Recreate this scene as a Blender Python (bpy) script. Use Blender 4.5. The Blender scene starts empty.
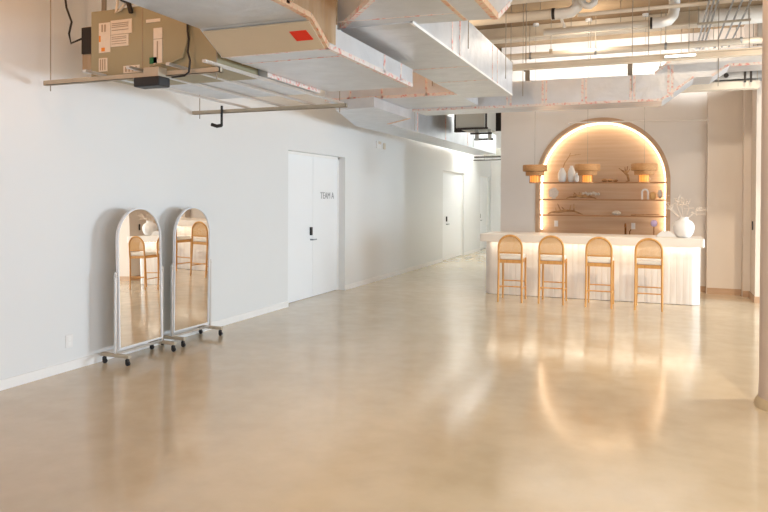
import bpy, bmesh, math, random
from mathutils import Vector, Matrix
random.seed(7)
S = bpy.context.scene
COL = S.collection
PI = math.pi

# ------------------------------------------------------------------ materials
def lin(c):
    return tuple(((v/255)/12.92 if v/255 <= .04045 else ((v/255+.055)/1.055)**2.4) for v in c) + (1,)

def mat(name, rgb, rough=.6, metal=0, noise=0, nscale=8, bump=0, bscale=40, spec=.5, rgb2=None, stretch=None, coat=0, rvar=0, ndetail=4):
    m = bpy.data.materials.new(name); m.use_nodes = True
    nt = m.node_tree; b = nt.nodes['Principled BSDF']
    c = lin(rgb)
    b.inputs['Base Color'].default_value = c
    b.inputs['Roughness'].default_value = rough
    b.inputs['Metallic'].default_value = metal
    b.inputs['Specular IOR Level'].default_value = spec
    b.inputs['Coat Weight'].default_value = coat
    tc = nt.nodes.new('ShaderNodeTexCoord'); mp = nt.nodes.new('ShaderNodeMapping')
    nt.links.new(tc.outputs['Object'], mp.inputs['Vector'])
    if stretch: mp.inputs['Scale'].default_value = stretch
    if noise or rgb2:
        n = nt.nodes.new('ShaderNodeTexNoise'); n.inputs['Scale'].default_value = nscale; n.inputs['Detail'].default_value = ndetail
        nt.links.new(mp.outputs[0], n.inputs['Vector'])
        r = nt.nodes.new('ShaderNodeValToRGB')
        r.color_ramp.elements[0].position = .32; r.color_ramp.elements[1].position = .68
        if rgb2: c2 = lin(rgb2)
        else: c2 = tuple(v*(1-noise) for v in c[:3]) + (1,)
        r.color_ramp.elements[0].color = c2; r.color_ramp.elements[1].color = c
        nt.links.new(n.outputs['Fac'], r.inputs[0]); nt.links.new(r.outputs[0], b.inputs['Base Color'])
    if rvar:
        n = nt.nodes.new('ShaderNodeTexNoise'); n.inputs['Scale'].default_value = 1.3; n.inputs['Detail'].default_value = 6
        nt.links.new(tc.outputs['Object'], n.inputs['Vector'])
        r = nt.nodes.new('ShaderNodeMapRange'); r.inputs['From Min'].default_value = .3; r.inputs['From Max'].default_value = .7
        r.inputs['To Min'].default_value = rough-rvar; r.inputs['To Max'].default_value = rough+rvar
        nt.links.new(n.outputs['Fac'], r.inputs['Value']); nt.links.new(r.outputs[0], b.inputs['Roughness'])
    if bump:
        n = nt.nodes.new('ShaderNodeTexNoise'); n.inputs['Scale'].default_value = bscale; n.inputs['Detail'].default_value = 3
        nt.links.new(mp.outputs[0], n.inputs['Vector'])
        k = nt.nodes.new('ShaderNodeBump'); k.inputs['Strength'].default_value = bump; k.inputs['Distance'].default_value = .02
        nt.links.new(n.outputs['Fac'], k.inputs['Height']); nt.links.new(k.outputs[0], b.inputs['Normal'])
    return m

def emit(name, rgb, strength):
    m = bpy.data.materials.new(name); m.use_nodes = True
    nt = m.node_tree; b = nt.nodes['Principled BSDF']
    b.inputs['Base Color'].default_value = (0.8, .8, .8, 1)
    b.inputs['Emission Color'].default_value = rgb + (1,)
    b.inputs['Emission Strength'].default_value = strength
    return m

M = {}
M['wall'] = mat('painted_plaster', (231, 232, 232), .55, noise=.02, nscale=.6, bump=.03, bscale=60)
M['wall_back'] = mat('limewash_plaster', (229, 220, 212), .7, noise=.05, nscale=1.2)
M['wall_side'] = mat('beige_plaster', (227, 213, 199), .7, noise=.04, nscale=1.2)
M['trim'] = mat('trim_paint', (244, 243, 241), .4)
M['door'] = mat('door_paint', (243, 245, 247), .4)
M['ceiling'] = mat('concrete_deck', (172, 146, 114), .85, rgb2=(136, 110, 82), nscale=1.4, bump=.2, bscale=6)
M['beam'] = mat('cream_fireproofing', (232, 220, 202), .85, noise=.12, nscale=3, bump=.2, bscale=20)
M['pipe'] = mat('cream_painted_pipe', (226, 214, 198), .5, noise=.08, nscale=3)
M['pvc'] = mat('white_pipe_wrap', (240, 236, 230), .45, noise=.06, nscale=6, bump=.2, bscale=30)
M['steel'] = mat('galvanised_steel', (168, 172, 176), .38, .8, noise=.15, nscale=12)
M['strut'] = mat('brushed_strut', (192, 180, 160), .5, .35, noise=.12, nscale=10)
M['rod'] = mat('threaded_rod', (158, 148, 134), .5, .5)
M['dark'] = mat('dark_hardware', (46, 40, 36), .6, noise=.2, nscale=20)
M['black'] = mat('black_plastic', (26, 26, 28), .45)
M['rubber'] = mat('caster_rubber', (34, 32, 34), .6)
M['foil'] = mat('foil_faced_insulation', (216, 220, 226), .36, .6, noise=.10, nscale=5, bump=.45, bscale=7)
M['foil_tan_reflection'] = mat('tan_warm_reflection_foil', (206, 188, 164), .35, .5, rgb2=(176, 146, 112), nscale=2.0, stretch=(3, 3, .4), bump=.4, bscale=8)  # warm reflection and streaks put into the foil colour; control box shares the tan
M['panel_tan'] = mat('tan_duct_board', (206, 188, 162), .6, noise=.05, nscale=3)
M['ahu'] = mat('olive_enamel', (158, 149, 118), .5, noise=.05, nscale=2)
M['ahu_grey'] = mat('grey_enamel', (176, 176, 168), .5, noise=.06, nscale=4)
M['paper'] = mat('paper_label', (226, 214, 196), .7, noise=.06, nscale=30)
M['orange_ink'] = mat('orange_ink', (226, 138, 40), .7)
M['print'] = mat('grey_print', (168, 150, 126), .7)
M['green'] = mat('green_sticker', (18, 104, 62), .6)
M['red'] = mat('red_sticker', (226, 48, 18), .5)
M['mirror'] = mat('silvered_glass', (236, 235, 233), .0, 1)
M['chrome'] = mat('satin_aluminium', (214, 212, 210), .28, .85)
M['white_metal'] = mat('white_powder_coat', (232, 234, 238), .35)
M['wood'] = mat('honey_rattan_wood', (220, 167, 98), .45, rgb2=(204, 146, 78), nscale=9, stretch=(6, 6, .6))
M['cane'] = mat('woven_cane', (226, 180, 120), .6, noise=.12, nscale=60)
M['cushion'] = mat('cream_upholstery', (244, 240, 232), .85, noise=.03, nscale=40, bump=.15, bscale=200)
M['oak'] = mat('oak_veneer', (216, 185, 154), .5, rgb2=(206, 171, 138), nscale=2.2, stretch=(.5, 1, 9))
M['oak_trim'] = mat('oak_arch_trim', (198, 164, 134), .5, rgb2=(186, 150, 118), nscale=3, stretch=(1, 1, 3))
M['shelf'] = mat('shelf_edge_wood', (176, 128, 86), .5, noise=.1, nscale=8)
M['slab'] = mat('white_stone_slab', (240, 232, 222), .35, noise=.04, nscale=3)
M['flute'] = mat('whitewashed_fluted_wood', (242, 237, 231), .55, rgb2=(230, 220, 211), nscale=2.2, stretch=(7, 7, .5))
M['ceramic'] = mat('matt_white_ceramic', (240, 238, 236), .55, bump=.08, bscale=60)
M['book'] = mat('white_page', (226, 222, 218), .7)
M['twig'] = mat('bleached_twig', (226, 208, 190), .8, noise=.12, nscale=30)
M['driftwood'] = mat('driftwood', (204, 160, 112), .8, rgb2=(150, 104, 64), nscale=14)
M['shell'] = mat('pale_coral', (236, 224, 210), .7, noise=.16, nscale=30, bump=.6, bscale=50)
M['brass'] = mat('brushed_brass', (136, 92, 52), .3, .9)
M['socket'] = mat('socket_plastic', (238, 236, 234), .4)
M['shade'] = mat('woven_wood_shade', (206, 156, 104), .7, rgb2=(180, 128, 78), nscale=22, stretch=(1, 1, 6), bump=.5, bscale=60)
M['sign'] = mat('grey_lettering', (160, 162, 166), .6)
M['column'] = mat('pink_beige_plaster', (216, 194, 178), .55, noise=.04, nscale=2)
M['colbase'] = mat('tan_column_foot', (206, 184, 148), .6, noise=.08, nscale=6)
M['glass_purple'] = mat('lilac_glass', (206, 184, 226), .2)
M['led'] = emit('warm_led', (1, .84, .62), 7.5)
M['led_bar'] = emit('bar_led', (1, .86, .68), 13)
M['tube'] = emit('tube_light', (1, .88, .7), 6)
M['hall'] = emit('hall_light', (.95, 1, .98), 44)
M['bulb'] = emit('amber_bulb', (1, .36, .06), .85)
M['bulb'].node_tree.nodes['Principled BSDF'].inputs['Base Color'].default_value = (.8, .35, .08, 1)

# red-lettered foil tape
def tape_mat(name, base, ink, cut):
    m = mat(name, base, .4, .3)
    nt = m.node_tree; b = nt.nodes['Principled BSDF']
    tc = nt.nodes.new('ShaderNodeTexCoord')
    n = nt.nodes.new('ShaderNodeTexNoise'); n.inputs['Scale'].default_value = 26; n.inputs['Detail'].default_value = 3
    r = nt.nodes.new('ShaderNodeValToRGB'); e = r.color_ramp.elements
    e[0].position = cut; e[0].color = lin(base); e[1].position = cut+.2; e[1].color = lin(ink)
    nt.links.new(tc.outputs['Object'], n.inputs['Vector']); nt.links.new(n.outputs['Fac'], r.inputs[0]); nt.links.new(r.outputs[0], b.inputs['Base Color'])
    return m
M['tape'] = tape_mat('printed_foil_tape', (228, 220, 216), (222, 128, 118), .5)
M['tape_or'] = tape_mat('orange_printed_tape', (226, 198, 170), (218, 130, 92), .5)

# polished concrete
def floor_mat():
    m = bpy.data.materials.new('polished_concrete'); m.use_nodes = True
    nt = m.node_tree; b = nt.nodes['Principled BSDF']; L = nt.links.new
    tc = nt.nodes.new('ShaderNodeTexCoord')
    n1 = nt.nodes.new('ShaderNodeTexNoise'); n1.inputs['Scale'].default_value = .55; n1.inputs['Detail'].default_value = 8; n1.inputs['Roughness'].default_value = .6
    n2 = nt.nodes.new('ShaderNodeTexNoise'); n2.inputs['Scale'].default_value = 5; n2.inputs['Detail'].default_value = 8
    n3 = nt.nodes.new('ShaderNodeTexNoise'); n3.inputs['Scale'].default_value = 60; n3.inputs['Detail'].default_value = 2
    for n in (n1, n2, n3): L(tc.outputs['Object'], n.inputs['Vector'])
    r1 = nt.nodes.new('ShaderNodeValToRGB'); r1.color_ramp.elements[0].position = .35; r1.color_ramp.elements[1].position = .68
    r1.color_ramp.elements[0].color = lin((197, 181, 155)); r1.color_ramp.elements[1].color = lin((214, 199, 174))
    r2 = nt.nodes.new('ShaderNodeValToRGB'); r2.color_ramp.elements[0].position = .3; r2.color_ramp.elements[1].position = .6
    r2.color_ramp.elements[0].color = (.93, .92, .90, 1); r2.color_ramp.elements[1].color = (1, 1, 1, 1)
    mx = nt.nodes.new('ShaderNodeMix'); mx.data_type = 'RGBA'; mx.blend_type = 'MULTIPLY'; mx.inputs['Factor'].default_value = .7
    L(n1.outputs['Fac'], r1.inputs[0]); L(n2.outputs['Fac'], r2.inputs[0])
    L(r1.outputs[0], mx.inputs['A']); L(r2.outputs[0], mx.inputs['B'])
    L(mx.outputs['Result'], b.inputs['Base Color'])
    mr = nt.nodes.new('ShaderNodeMapRange'); mr.inputs['From Min'].default_value = .3; mr.inputs['From Max'].default_value = .7
    mr.inputs['To Min'].default_value = .10; mr.inputs['To Max'].default_value = .18
    L(n2.outputs['Fac'], mr.inputs['Value']); L(mr.outputs[0], b.inputs['Roughness'])
    bp = nt.nodes.new('ShaderNodeBump'); bp.inputs['Strength'].default_value = .035; bp.inputs['Distance'].default_value = .02
    L(n1.outputs['Fac'], bp.inputs['Height']); L(bp.outputs[0], b.inputs['Normal'])
    b.inputs['Specular IOR Level'].default_value = .95
    return m
M['floor'] = floor_mat()

# ------------------------------------------------------------------ mesh helpers
def box(bm, x0, x1, y0, y1, z0, z1):
    v = [bm.verts.new(p) for p in ((x0,y0,z0),(x1,y0,z0),(x1,y1,z0),(x0,y1,z0),(x0,y0,z1),(x1,y0,z1),(x1,y1,z1),(x0,y1,z1))]
    for f in ((0,3,2,1),(4,5,6,7),(0,1,5,4),(1,2,6,5),(2,3,7,6),(3,0,4,7)): bm.faces.new([v[i] for i in f])

def prism(bm, pts, axis, a, b):
    """extrude a closed 2-D outline along an axis; pts are the other two coordinates in x,y,z order"""
    def P(p, t):
        return {'x': (t, p[0], p[1]), 'y': (p[0], t, p[1]), 'z': (p[0], p[1], t)}[axis]
    A = [bm.verts.new(P(p, a)) for p in pts]; B = [bm.verts.new(P(p, b)) for p in pts]
    n = len(pts)
    bm.faces.new(A); bm.faces.new(B[::-1])
    for i in range(n): bm.faces.new((A[i], B[i], B[(i+1) % n], A[(i+1) % n]))

def hull(bm, pts):
    vs = [bm.verts.new(p) for p in pts]
    bmesh.ops.convex_hull(bm, input=vs)

def frame_at(d, up=None):
    d = Vector(d).normalized()
    u = Vector((0, 0, 1)) if abs(d.z) < .95 else Vector((1, 0, 0))
    s = d.cross(u).normalized(); t = s.cross(d).normalized()
    return s, t

def tube(bm, pts, r, n=8, closed=False, cap=True):
    pts = [Vector(p) for p in pts]; N = len(pts)
    rr = r if isinstance(r, (list, tuple)) else [r]*N
    rings = []; s = None
    for i, p in enumerate(pts):
        if closed: d = pts[(i+1) % N] - pts[i-1]
        else: d = pts[min(i+1, N-1)] - pts[max(i-1, 0)]
        d.normalize()
        if s is None: s, t = frame_at(d)
        else:
            s = (s - d*s.dot(d)).normalized(); t = s.cross(d).normalized()
        rings.append([bm.verts.new(p + (s*math.cos(2*PI*k/n) + t*math.sin(2*PI*k/n))*rr[i]) for k in range(n)])
    for i in range(N if closed else N-1):
        A = rings[i]; B = rings[(i+1) % N]
        for k in range(n): bm.faces.new((A[k], A[(k+1) % n], B[(k+1) % n], B[k]))
    if cap and not closed: bm.faces.new(rings[0][::-1]); bm.faces.new(rings[-1])

def bar(bm, a, b, w, h):
    """rectangular bar from a to b; w sideways, h along the other normal"""
    a = Vector(a); b = Vector(b); s, t = frame_at(b-a)
    v = []
    for p in (a, b):
        for (i, j) in ((-1,-1),(1,-1),(1,1),(-1,1)): v.append(bm.verts.new(p + s*w/2*i + t*h/2*j))
    for f in ((0,3,2,1),(4,5,6,7),(0,1,5,4),(1,2,6,5),(2,3,7,6),(3,0,4,7)): bm.faces.new([v[i] for i in f])

def lathe(bm, prof, n=32, c=(0,0), cap=True):
    rings = [[bm.verts.new((c[0]+r*math.cos(2*PI*k/n), c[1]+r*math.sin(2*PI*k/n), z)) for k in range(n)] for r, z in prof]
    for A, B in zip(rings, rings[1:]):
        for k in range(n): bm.faces.new((A[k], A[(k+1) % n], B[(k+1) % n], B[k]))
    if cap: bm.faces.new(rings[0][::-1]); bm.faces.new(rings[-1])

def obj(name, bm, m, parent=None, smooth=False, bevel=0):
    bmesh.ops.recalc_face_normals(bm, faces=bm.faces)
    me = bpy.data.meshes.new(name); bm.to_mesh(me); bm.free()
    o = bpy.data.objects.new(name, me); COL.objects.link(o)
    me.materials.append(M[m] if isinstance(m, str) else m)
    if smooth:
        for p in me.polygons: p.use_smooth = True
        es = o.modifiers.new('split', 'EDGE_SPLIT'); es.split_angle = math.radians(50)
    if bevel:
        bv = o.modifiers.new('bevel', 'BEVEL'); bv.width = bevel; bv.segments = 2; bv.limit_method = 'ANGLE'
    if parent:
        o.parent = parent
        o.matrix_parent_inverse = Matrix.Translation(-Vector(parent.location)) if not parent.get('local') else Matrix.Identity(4)
    return o

def new(): return bmesh.new()
def mk(fn, *a, **k):
    bm = new(); fn(bm, *a, **k); return bm
def tag(o, label, cat, group=None):
    o['label'] = label; o['category'] = cat
    if group: o['group'] = group
    return o
def thing(name, label, cat, loc=(0,0,0), group=None, rotz=0, local=False):
    """Empty at the thing's base. local=True: parts are modelled about the base; else in room coordinates"""
    o = bpy.data.objects.new(name, None); COL.objects.link(o)
    o.location = loc; o.rotation_euler = (0, 0, rotz); o.empty_display_size = .1
    if local: o['local'] = 1
    return tag(o, label, cat, group)
def struct(name, bm, m, **k):
    o = obj(name, bm, m, **k); o['kind'] = 'structure'; return o
def dup(root, loc, label=None, rotz=None):
    r = root.copy(); COL.objects.link(r); r.location = loc
    if rotz is not None: r.rotation_euler = (0, 0, rotz)
    if label: r['label'] = label
    for ch in list(root.children):
        c = ch.copy(); COL.objects.link(c); c.parent = r
        for g in list(ch.children):
            d = g.copy(); COL.objects.link(d); d.parent = c
    return r

CZ = 4.5      # ceiling height
# ------------------------------------------------------------------ setting
struct('floor', mk(box, -5.4, 7.4, -5.4, 24.3, -.2, 0), 'floor')
struct('ceiling', mk(box, -5.4, 7.4, -5.4, 24.3, CZ, CZ+.2), 'ceiling')
# left wall with three door recesses
D1y, D2y, D3y = (8.72, 10.68), (16.5, 18.55), (20.45, 21.6)
DH = 2.3
bm = new()
ys = [-5.2, D1y[0], D1y[1], D2y[0], D2y[1], D3y[0], D3y[1], 24.1]
for i in range(0, 8, 2): box(bm, -5.3, -5, ys[i], ys[i+1], 0, CZ)
for a, b in (D1y, D2y, D3y): box(bm, -5.3, -5, a, b, DH, CZ)
struct('wall_left', bm, 'wall')
struct('wall_end', mk(box, -5.3, -2.78, 21.9, 22.1, 0, CZ), 'wall')
# baseboards along the left wall
bm = new()
for i in range(0, 8, 2): box(bm, -5.001, -4.986, ys[i], min(ys[i+1], 21.9), 0, .085)
struct('baseboard_left', bm, 'trim')

def door(n, ya, yb, seam, handle_y, lock=True, inset=.14):
    x = -5-inset
    bm = new()
    if seam: box(bm, x-.04, x, ya+.04, seam-.003, .01, DH-.04); box(bm, x-.04, x, seam+.003, yb-.04, .01, DH-.04)
    else: box(bm, x-.04, x, ya+.04, yb-.04, .01, DH-.04)
    d = struct('door_%d' % n, bm, 'door')
    bm = new()
    box(bm, x-.06, x+.012, ya-.002, ya+.04, 0, DH); box(bm, x-.06, x+.012, yb-.04, yb+.002, 0, DH); box(bm, x-.06, x+.012, ya, yb, DH-.04, DH+.002)
    obj('door_frame', bm, 'trim', d)
    bm = new(); tube(bm, [(x+.001, handle_y, .93), (x+.05, handle_y, .93)], .012, 10); tube(bm, [(x+.05, handle_y-.01, .93), (x+.05, handle_y+.12, .93)], .011, 10)
    obj('door_handle', bm, 'steel', d, smooth=True)
    if lock: obj('keypad_lock', mk(box, x, x+.03, handle_y-.028, handle_y+.028, 1.0, 1.13), 'black', d, bevel=.006)
    return d
d1 = door(1, *D1y, 9.74, 9.66, inset=.13)
d2 = door(2, *D2y, None, 17.0, inset=.06)
d3 = door(3, *D3y, None, 20.6, inset=.06)
# lettering on door 1
cu = bpy.data.curves.new('door_sign', 'FONT'); cu.body = 'TEAM A'; cu.size = .155; cu.extrude = .002; cu.space_character = 1.0
tmp = bpy.data.objects.new('tmp', cu); COL.objects.link(tmp); bpy.context.view_layer.update()
me = bpy.data.meshes.new_from_object(tmp.evaluated_get(bpy.context.evaluated_depsgraph_get()))
bpy.data.objects.remove(tmp)
ds = bpy.data.objects.new('door_sign', me); COL.objects.link(ds); me.materials.clear(); me.materials.append(M['sign'])
ds.rotation_euler = (PI/2, 0, PI/2); ds.location = (-5.127, 10.0, 1.585); ds.scale = (.93, 1, 1); ds.parent = d1
ds['label'] = 'grey capital letters on the door'

# bar back wall with arched niche
NX, NR, NRi, NZ, YW, ND = -.94, 1.175, 1.12, 1.915, 13.0, .30
WX0, WX1 = -2.78, .82
seg = 40
arc = lambda r, cx=NX, cz=NZ: [(cx+r*math.cos(PI*k/seg), cz+r*math.sin(PI*k/seg)) for k in range(seg+1)]   # right to left
def wall_arch(bm, r, x0, x1, ztop, y0, y1):
    A = arc(r)
    prism(bm, [(A[0][0], 0), (x1, 0), (x1, ztop), (A[0][0], ztop)] + [], 'y', y0, y1)
    prism(bm, [(x0, 0), (A[-1][0], 0), (A[-1][0], ztop), (x0, ztop)], 'y', y0, y1)
    for k in range(seg):
        a, b = A[k], A[k+1]
        prism(bm, [a, (a[0], ztop), (b[0], ztop), b], 'y', y0, y1)
struct('wall_back', mk(wall_arch, NRi, WX0, WX1, CZ, YW, YW+ND), 'wall_back')
struct('wall_niche', mk(box, WX0, WX1, YW+ND, YW+ND+.08, 0, CZ), 'oak')
struct('wall_corridor', mk(box, WX0, WX0+.2, YW+ND+.08, 22.0, 0, CZ), 'wall')
def arch_strip(bm, r0, r1, zb, y0, y1):
    A = [(NX+r0, zb)] + arc(r0) + [(NX-r0, zb)]; B = [(NX+r1, zb)] + arc(r1) + [(NX-r1, zb)]
    for k in range(len(A)-1): prism(bm, [A[k], B[k], B[k+1], A[k+1]], 'y', y0, y1)
struct('trim_1', mk(arch_strip, NRi-.002, NR, 0, YW-.012, YW+.003), 'oak_trim')
struct('trim_2', mk(arch_strip, NRi-.014, NRi+.001, 0, YW, YW+ND), 'oak')       # lining of the reveal
# right-hand walls: a wall beside the niche, stepped piers, and the wall nearer the camera
struct('wall_pier', mk(box, WX1-.01, 1.34, 12.82, 13.3, 0, CZ), 'wall_side')
struct('wall_step', mk(box, 1.34, 1.75, 12.62, 13.3, 0, CZ), 'wall_side')
struct('wall_return', mk(box, 1.45, 1.75, 12.1, 12.62, 0, CZ), 'wall_side')
struct('wall_right', mk(box, 1.44, 7.2, 11.95, 12.1, 0, CZ), 'wall_side')
bm = new(); box(bm, NX+NR, WX1, YW-.012, YW, 0, .1); box(bm, WX1, 1.34, 12.808, 12.82, 0, .1); box(bm, 1.34, 1.45, 12.608, 12.62, 0, .1); box(bm, 1.428, 1.44, 11.94, 12.6, 0, .1); box(bm, 1.44, 3, 11.938, 11.95, 0, .1)
struct('baseboard_right', bm, 'oak_trim')
# far right and rear walls with window openings that let daylight in
bm = new()
wy = [(-4.2, -1.4), (-.6, 2.2), (3.0, 5.8), (9.2, 11.6)]
cuts = [-5.2] + [v for w in wy for v in w] + [12]
for i in range(0, len(cuts), 2): box(bm, 7, 7.2, cuts[i], cuts[i+1], 0, CZ)
for a, b in wy: box(bm, 7, 7.2, a, b, 0, .5); box(bm, 7, 7.2, a, b, 2.25, CZ)
struct('wall_far_right', bm, 'wall')
wx = [(-4.2, -1.6), (-.8, 1.8), (2.6, 5.2)]
cuts = [-5.3] + [v for w in wx for v in w] + [7.2]
bm = new()
for i in range(0, len(cuts), 2): box(bm, cuts[i], cuts[i+1], -5.3, -5.1, 0, CZ)
for a, b in wx: box(bm, a, b, -5.3, -5.1, 0, .5); box(bm, a, b, -5.3, -5.1, 2.6, CZ)
struct('wall_rear', bm, 'wall')
k = 1
for a, b in wy:
    bm = new(); box(bm, 7.04, 7.14, a, a+.06, .5, 2.25); box(bm, 7.04, 7.14, b-.06, b, .5, 2.25); box(bm, 7.04, 7.14, a, b, .5, .56); box(bm, 7.04, 7.14, a, b, 2.19, 2.25); box(bm, 7.04, 7.14, (a+b)/2-.03, (a+b)/2+.03, .5, 2.25)
    struct('window_%d' % k, bm, 'trim'); k += 1
for a, b in wx:
    bm = new(); box(bm, a, a+.06, -5.25, -5.15, .5, 2.6); box(bm, b-.06, b, -5.25, -5.15, .5, 2.6); box(bm, a, b, -5.25, -5.15, .5, .56); box(bm, a, b, -5.25, -5.15, 2.54, 2.6); box(bm, (a+b)/2-.03, (a+b)/2+.03, -5.25, -5.15, .5, 2.6)
    struct('window_%d' % k, bm, 'trim'); k += 1

# round column, foreground right
t = thing('column', 'round pinkish beige column at the right edge of the room', 'column', (1.01, 6.02, 0), local=True)
obj('shaft', mk(lathe, [(.255, .05), (.25, .2), (.25, CZ)], 48), 'column', t, smooth=True)
obj('column_foot', mk(lathe, [(.285, 0), (.28, .03), (.256, .07), (.252, .07)], 48), 'colbase', t, smooth=True)

# ------------------------------------------------------------------ bar counter
def rrect(x0, x1, y0, y1, r, rfront=True, n=10):
    p = []
    for cx, cy, a0 in ((x1-r, y0+r, -PI/2), (x1-r, y1-r, 0), (x0+r, y1-r, PI/2), (x0+r, y0+r, PI)):
        for i in range(n+1): a = a0+PI/2*i/n; p.append((cx+r*math.cos(a), cy+r*math.sin(a)))
    return p
def flutes(pts, pitch, depth):
    """walk the outline, turning it into narrow rounded slats"""
    V = [Vector(p) for p in pts]; V.append(V[0]); out = []
    L = sum((b-a).length for a, b in zip(V, V[1:])); n = int(L/pitch)
    def at(s):
        for a, b in zip(V, V[1:]):
            l = (b-a).length
            if s <= l or (b-V[-1]).length < 1e-9 and s <= l+1e-6:
                d = (b-a)/max(l, 1e-9); return a+d*s, Vector((d.y, -d.x))
            s -= l
        return V[-1], Vector((0, -1))
    for i in range(n):
        for q, dd in ((.04, 1), (.16, .25), (.5, 0), (.84, .25)):
            p, nn = at(L*(i+q)/n); out.append(tuple(p - nn*depth*dd))
    return out
t = thing('bar_counter', 'white fluted bar counter with thick pale stone top', 'counter', (-1.02, 11.5, 0))
core = rrect(-2.68, .635, 11.26, 11.86, .16)
obj('fluted_front', mk(prism, flutes(core, .09, .003), 'z', .006, .896), 'flute', t, smooth=False)
obj('plinth', mk(prism, rrect(-2.64, .59, 11.3, 11.82, .14), 'z', 0, .008), 'shelf', t)
obj('countertop', mk(prism, rrect(-2.70, .67, 11.02, 11.92, .03), 'z', .895, 1.02), 'slab', t, bevel=.006)
bm = new(); box(bm, -2.60, .55, 11.15, 11.18, .8885, .8955)
obj('light_strip', bm, 'led_bar', t)['label'] = 'glowing warm strip under the counter overhang'

# back counter inside the niche
t = thing('back_counter', 'low oak back counter at the foot of the lit niche', 'counter', (NX, 12.9, 0))
obj('cabinet', mk(box, NX-1.0, NX+1.0, 12.72, 12.98, .0, .88), 'oak', t)
obj('worktop', mk(box, NX-1.02, NX+1.02, 12.70, 12.985, .88, .91), 'slab', t, bevel=.004)

# niche LED, shelves
tag(obj('light_strip', mk(arch_strip, NRi-.036, NRi-.022, 1.02, YW+.20, YW+.28), 'led'), 'glowing warm light strip lining the arched niche', 'light')
SZ = (1.915, 1.60, 1.305)
for z, nm in zip(SZ, ('uppermost', 'middle', 'lowest')):
    tag(obj('shelf', mk(box, NX-NRi+.015, NX+NRi-.015, YW+.02, YW+.198, z-.024, z), 'shelf', bevel=.002), '%s of the three thin wooden shelves in the arched niche' % nm, 'shelf', 'shelves in the niche')

# ------------------------------------------------------------------ bar stools
def make_stool():
    t = thing('bar_stool', '', 'bar stool', (0, 0, 0), 'cane-backed bar stools at the counter', local=True)
    W = .178; r = .0165
    # arched back frame runs down to both rear legs (rear = -y)
    pts = [(-W, -.215, .60), (-W, -.222, .72)]
    for k in range(0, 21):
        a = PI - PI*k/20; pts.append((W*math.cos(a), -.225-.02*math.sin(a), .858+.175*math.sin(a)))
    pts += [(W, -.222, .72), (W, -.215, .60)]
    obj('back_frame', mk(tube, pts, r, 10), 'wood', t, smooth=True)
    for s in (-1, 1):
        obj('leg', mk(tube, [(s*W, -.215, .60), (s*W, -.225, .3), (s*(W+.004), -.24, 0)], [r, r*.98, r*.85], 10), 'wood', t, smooth=True)
        obj('leg', mk(tube, [(s*W, .215, .665), (s*W, .22, .3), (s*(W+.004), .232, 0)], [r, r*.98, r*.85], 10), 'wood', t, smooth=True)
    bm = new()
    tube(bm, [(-W, -.222, .765), (0, -.236, .765), (W, -.222, .765)], .013, 8)
    obj('back_rail', bm, 'wood', t, smooth=True)
    # woven cane infill as a fine lattice following the arch
    bm = new(); th = .0016
    yy = lambda x: -.226-.012*(1-(x/W)**2)
    n = 25
    for i in range(n):
        x = -W+.016+(2*W-.032)*i/(n-1); zt = .858+math.sqrt(max(0, (.164)**2*(1-(x/.166)**2)))
        if zt > .78: box(bm, x-.0038, x+.0038, yy(x)-th, yy(x)+th, .772, zt)
    z = .785
    while z < 1.02:
        h = .166 if z < .858 else .166*math.sqrt(max(0, 1-((z-.858)/.166)**2))
        if h > .02:
            m_ = 10
            for q in range(m_):
                xa = -h+2*h*q/m_; xb = -h+2*h*(q+1)/m_
                prism(bm, [(xa, yy(xa)-th*1.4), (xb, yy(xb)-th*1.4), (xb, yy(xb)+th*1.4), (xa, yy(xa)+th*1.4)], 'z', z-.0036, z+.0036)
        z += .0135
    obj('cane_panel', bm, 'cane', t)
    bm = new(); prism(bm, rrect(-W, W, -.215, .225, .03, n=5), 'z', .605, .655)
    obj('seat_frame', bm, 'wood', t, bevel=.004)
    bm = new(); prism(bm, rrect(-W-.004, W+.004, -.2, .238, .05, n=6), 'z', .656, .722)
    obj('seat_cushion', bm, 'cushion', t, bevel=.018)
    bm = new()
    for a, b in (((-W, -.226, .245), (W, -.226, .245)), ((-W, .221, .285), (W, .221, .285)), ((-W, -.226, .20), (-W, .222, .20)), ((W, -.226, .20), (W, .222, .20))): tube(bm, [a, b], .0095, 8)
    obj('footrest', bm, 'wood', t, smooth=True)
    return t
st = make_stool()
spots = [(-2.095, 10.69, .05), (-1.475, 10.75, .02), (-.775, 10.70, 0.0), (-.085, 10.70, -.02)]
labs = ['leftmost of the four cane-backed bar stools along the counter', 'second from the left of the four arched cane bar stools', 'third from the left of the four arched cane bar stools', 'rightmost cane-backed bar stool, the one nearest the white vase']
for i, (x, y, a) in enumerate(spots):
    if i == 0: st.location = (x, y, 0); st.rotation_euler = (0, 0, a); st['label'] = labs[0]
    else: dup(st, (x, y, 0), labs[i], a)

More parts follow.
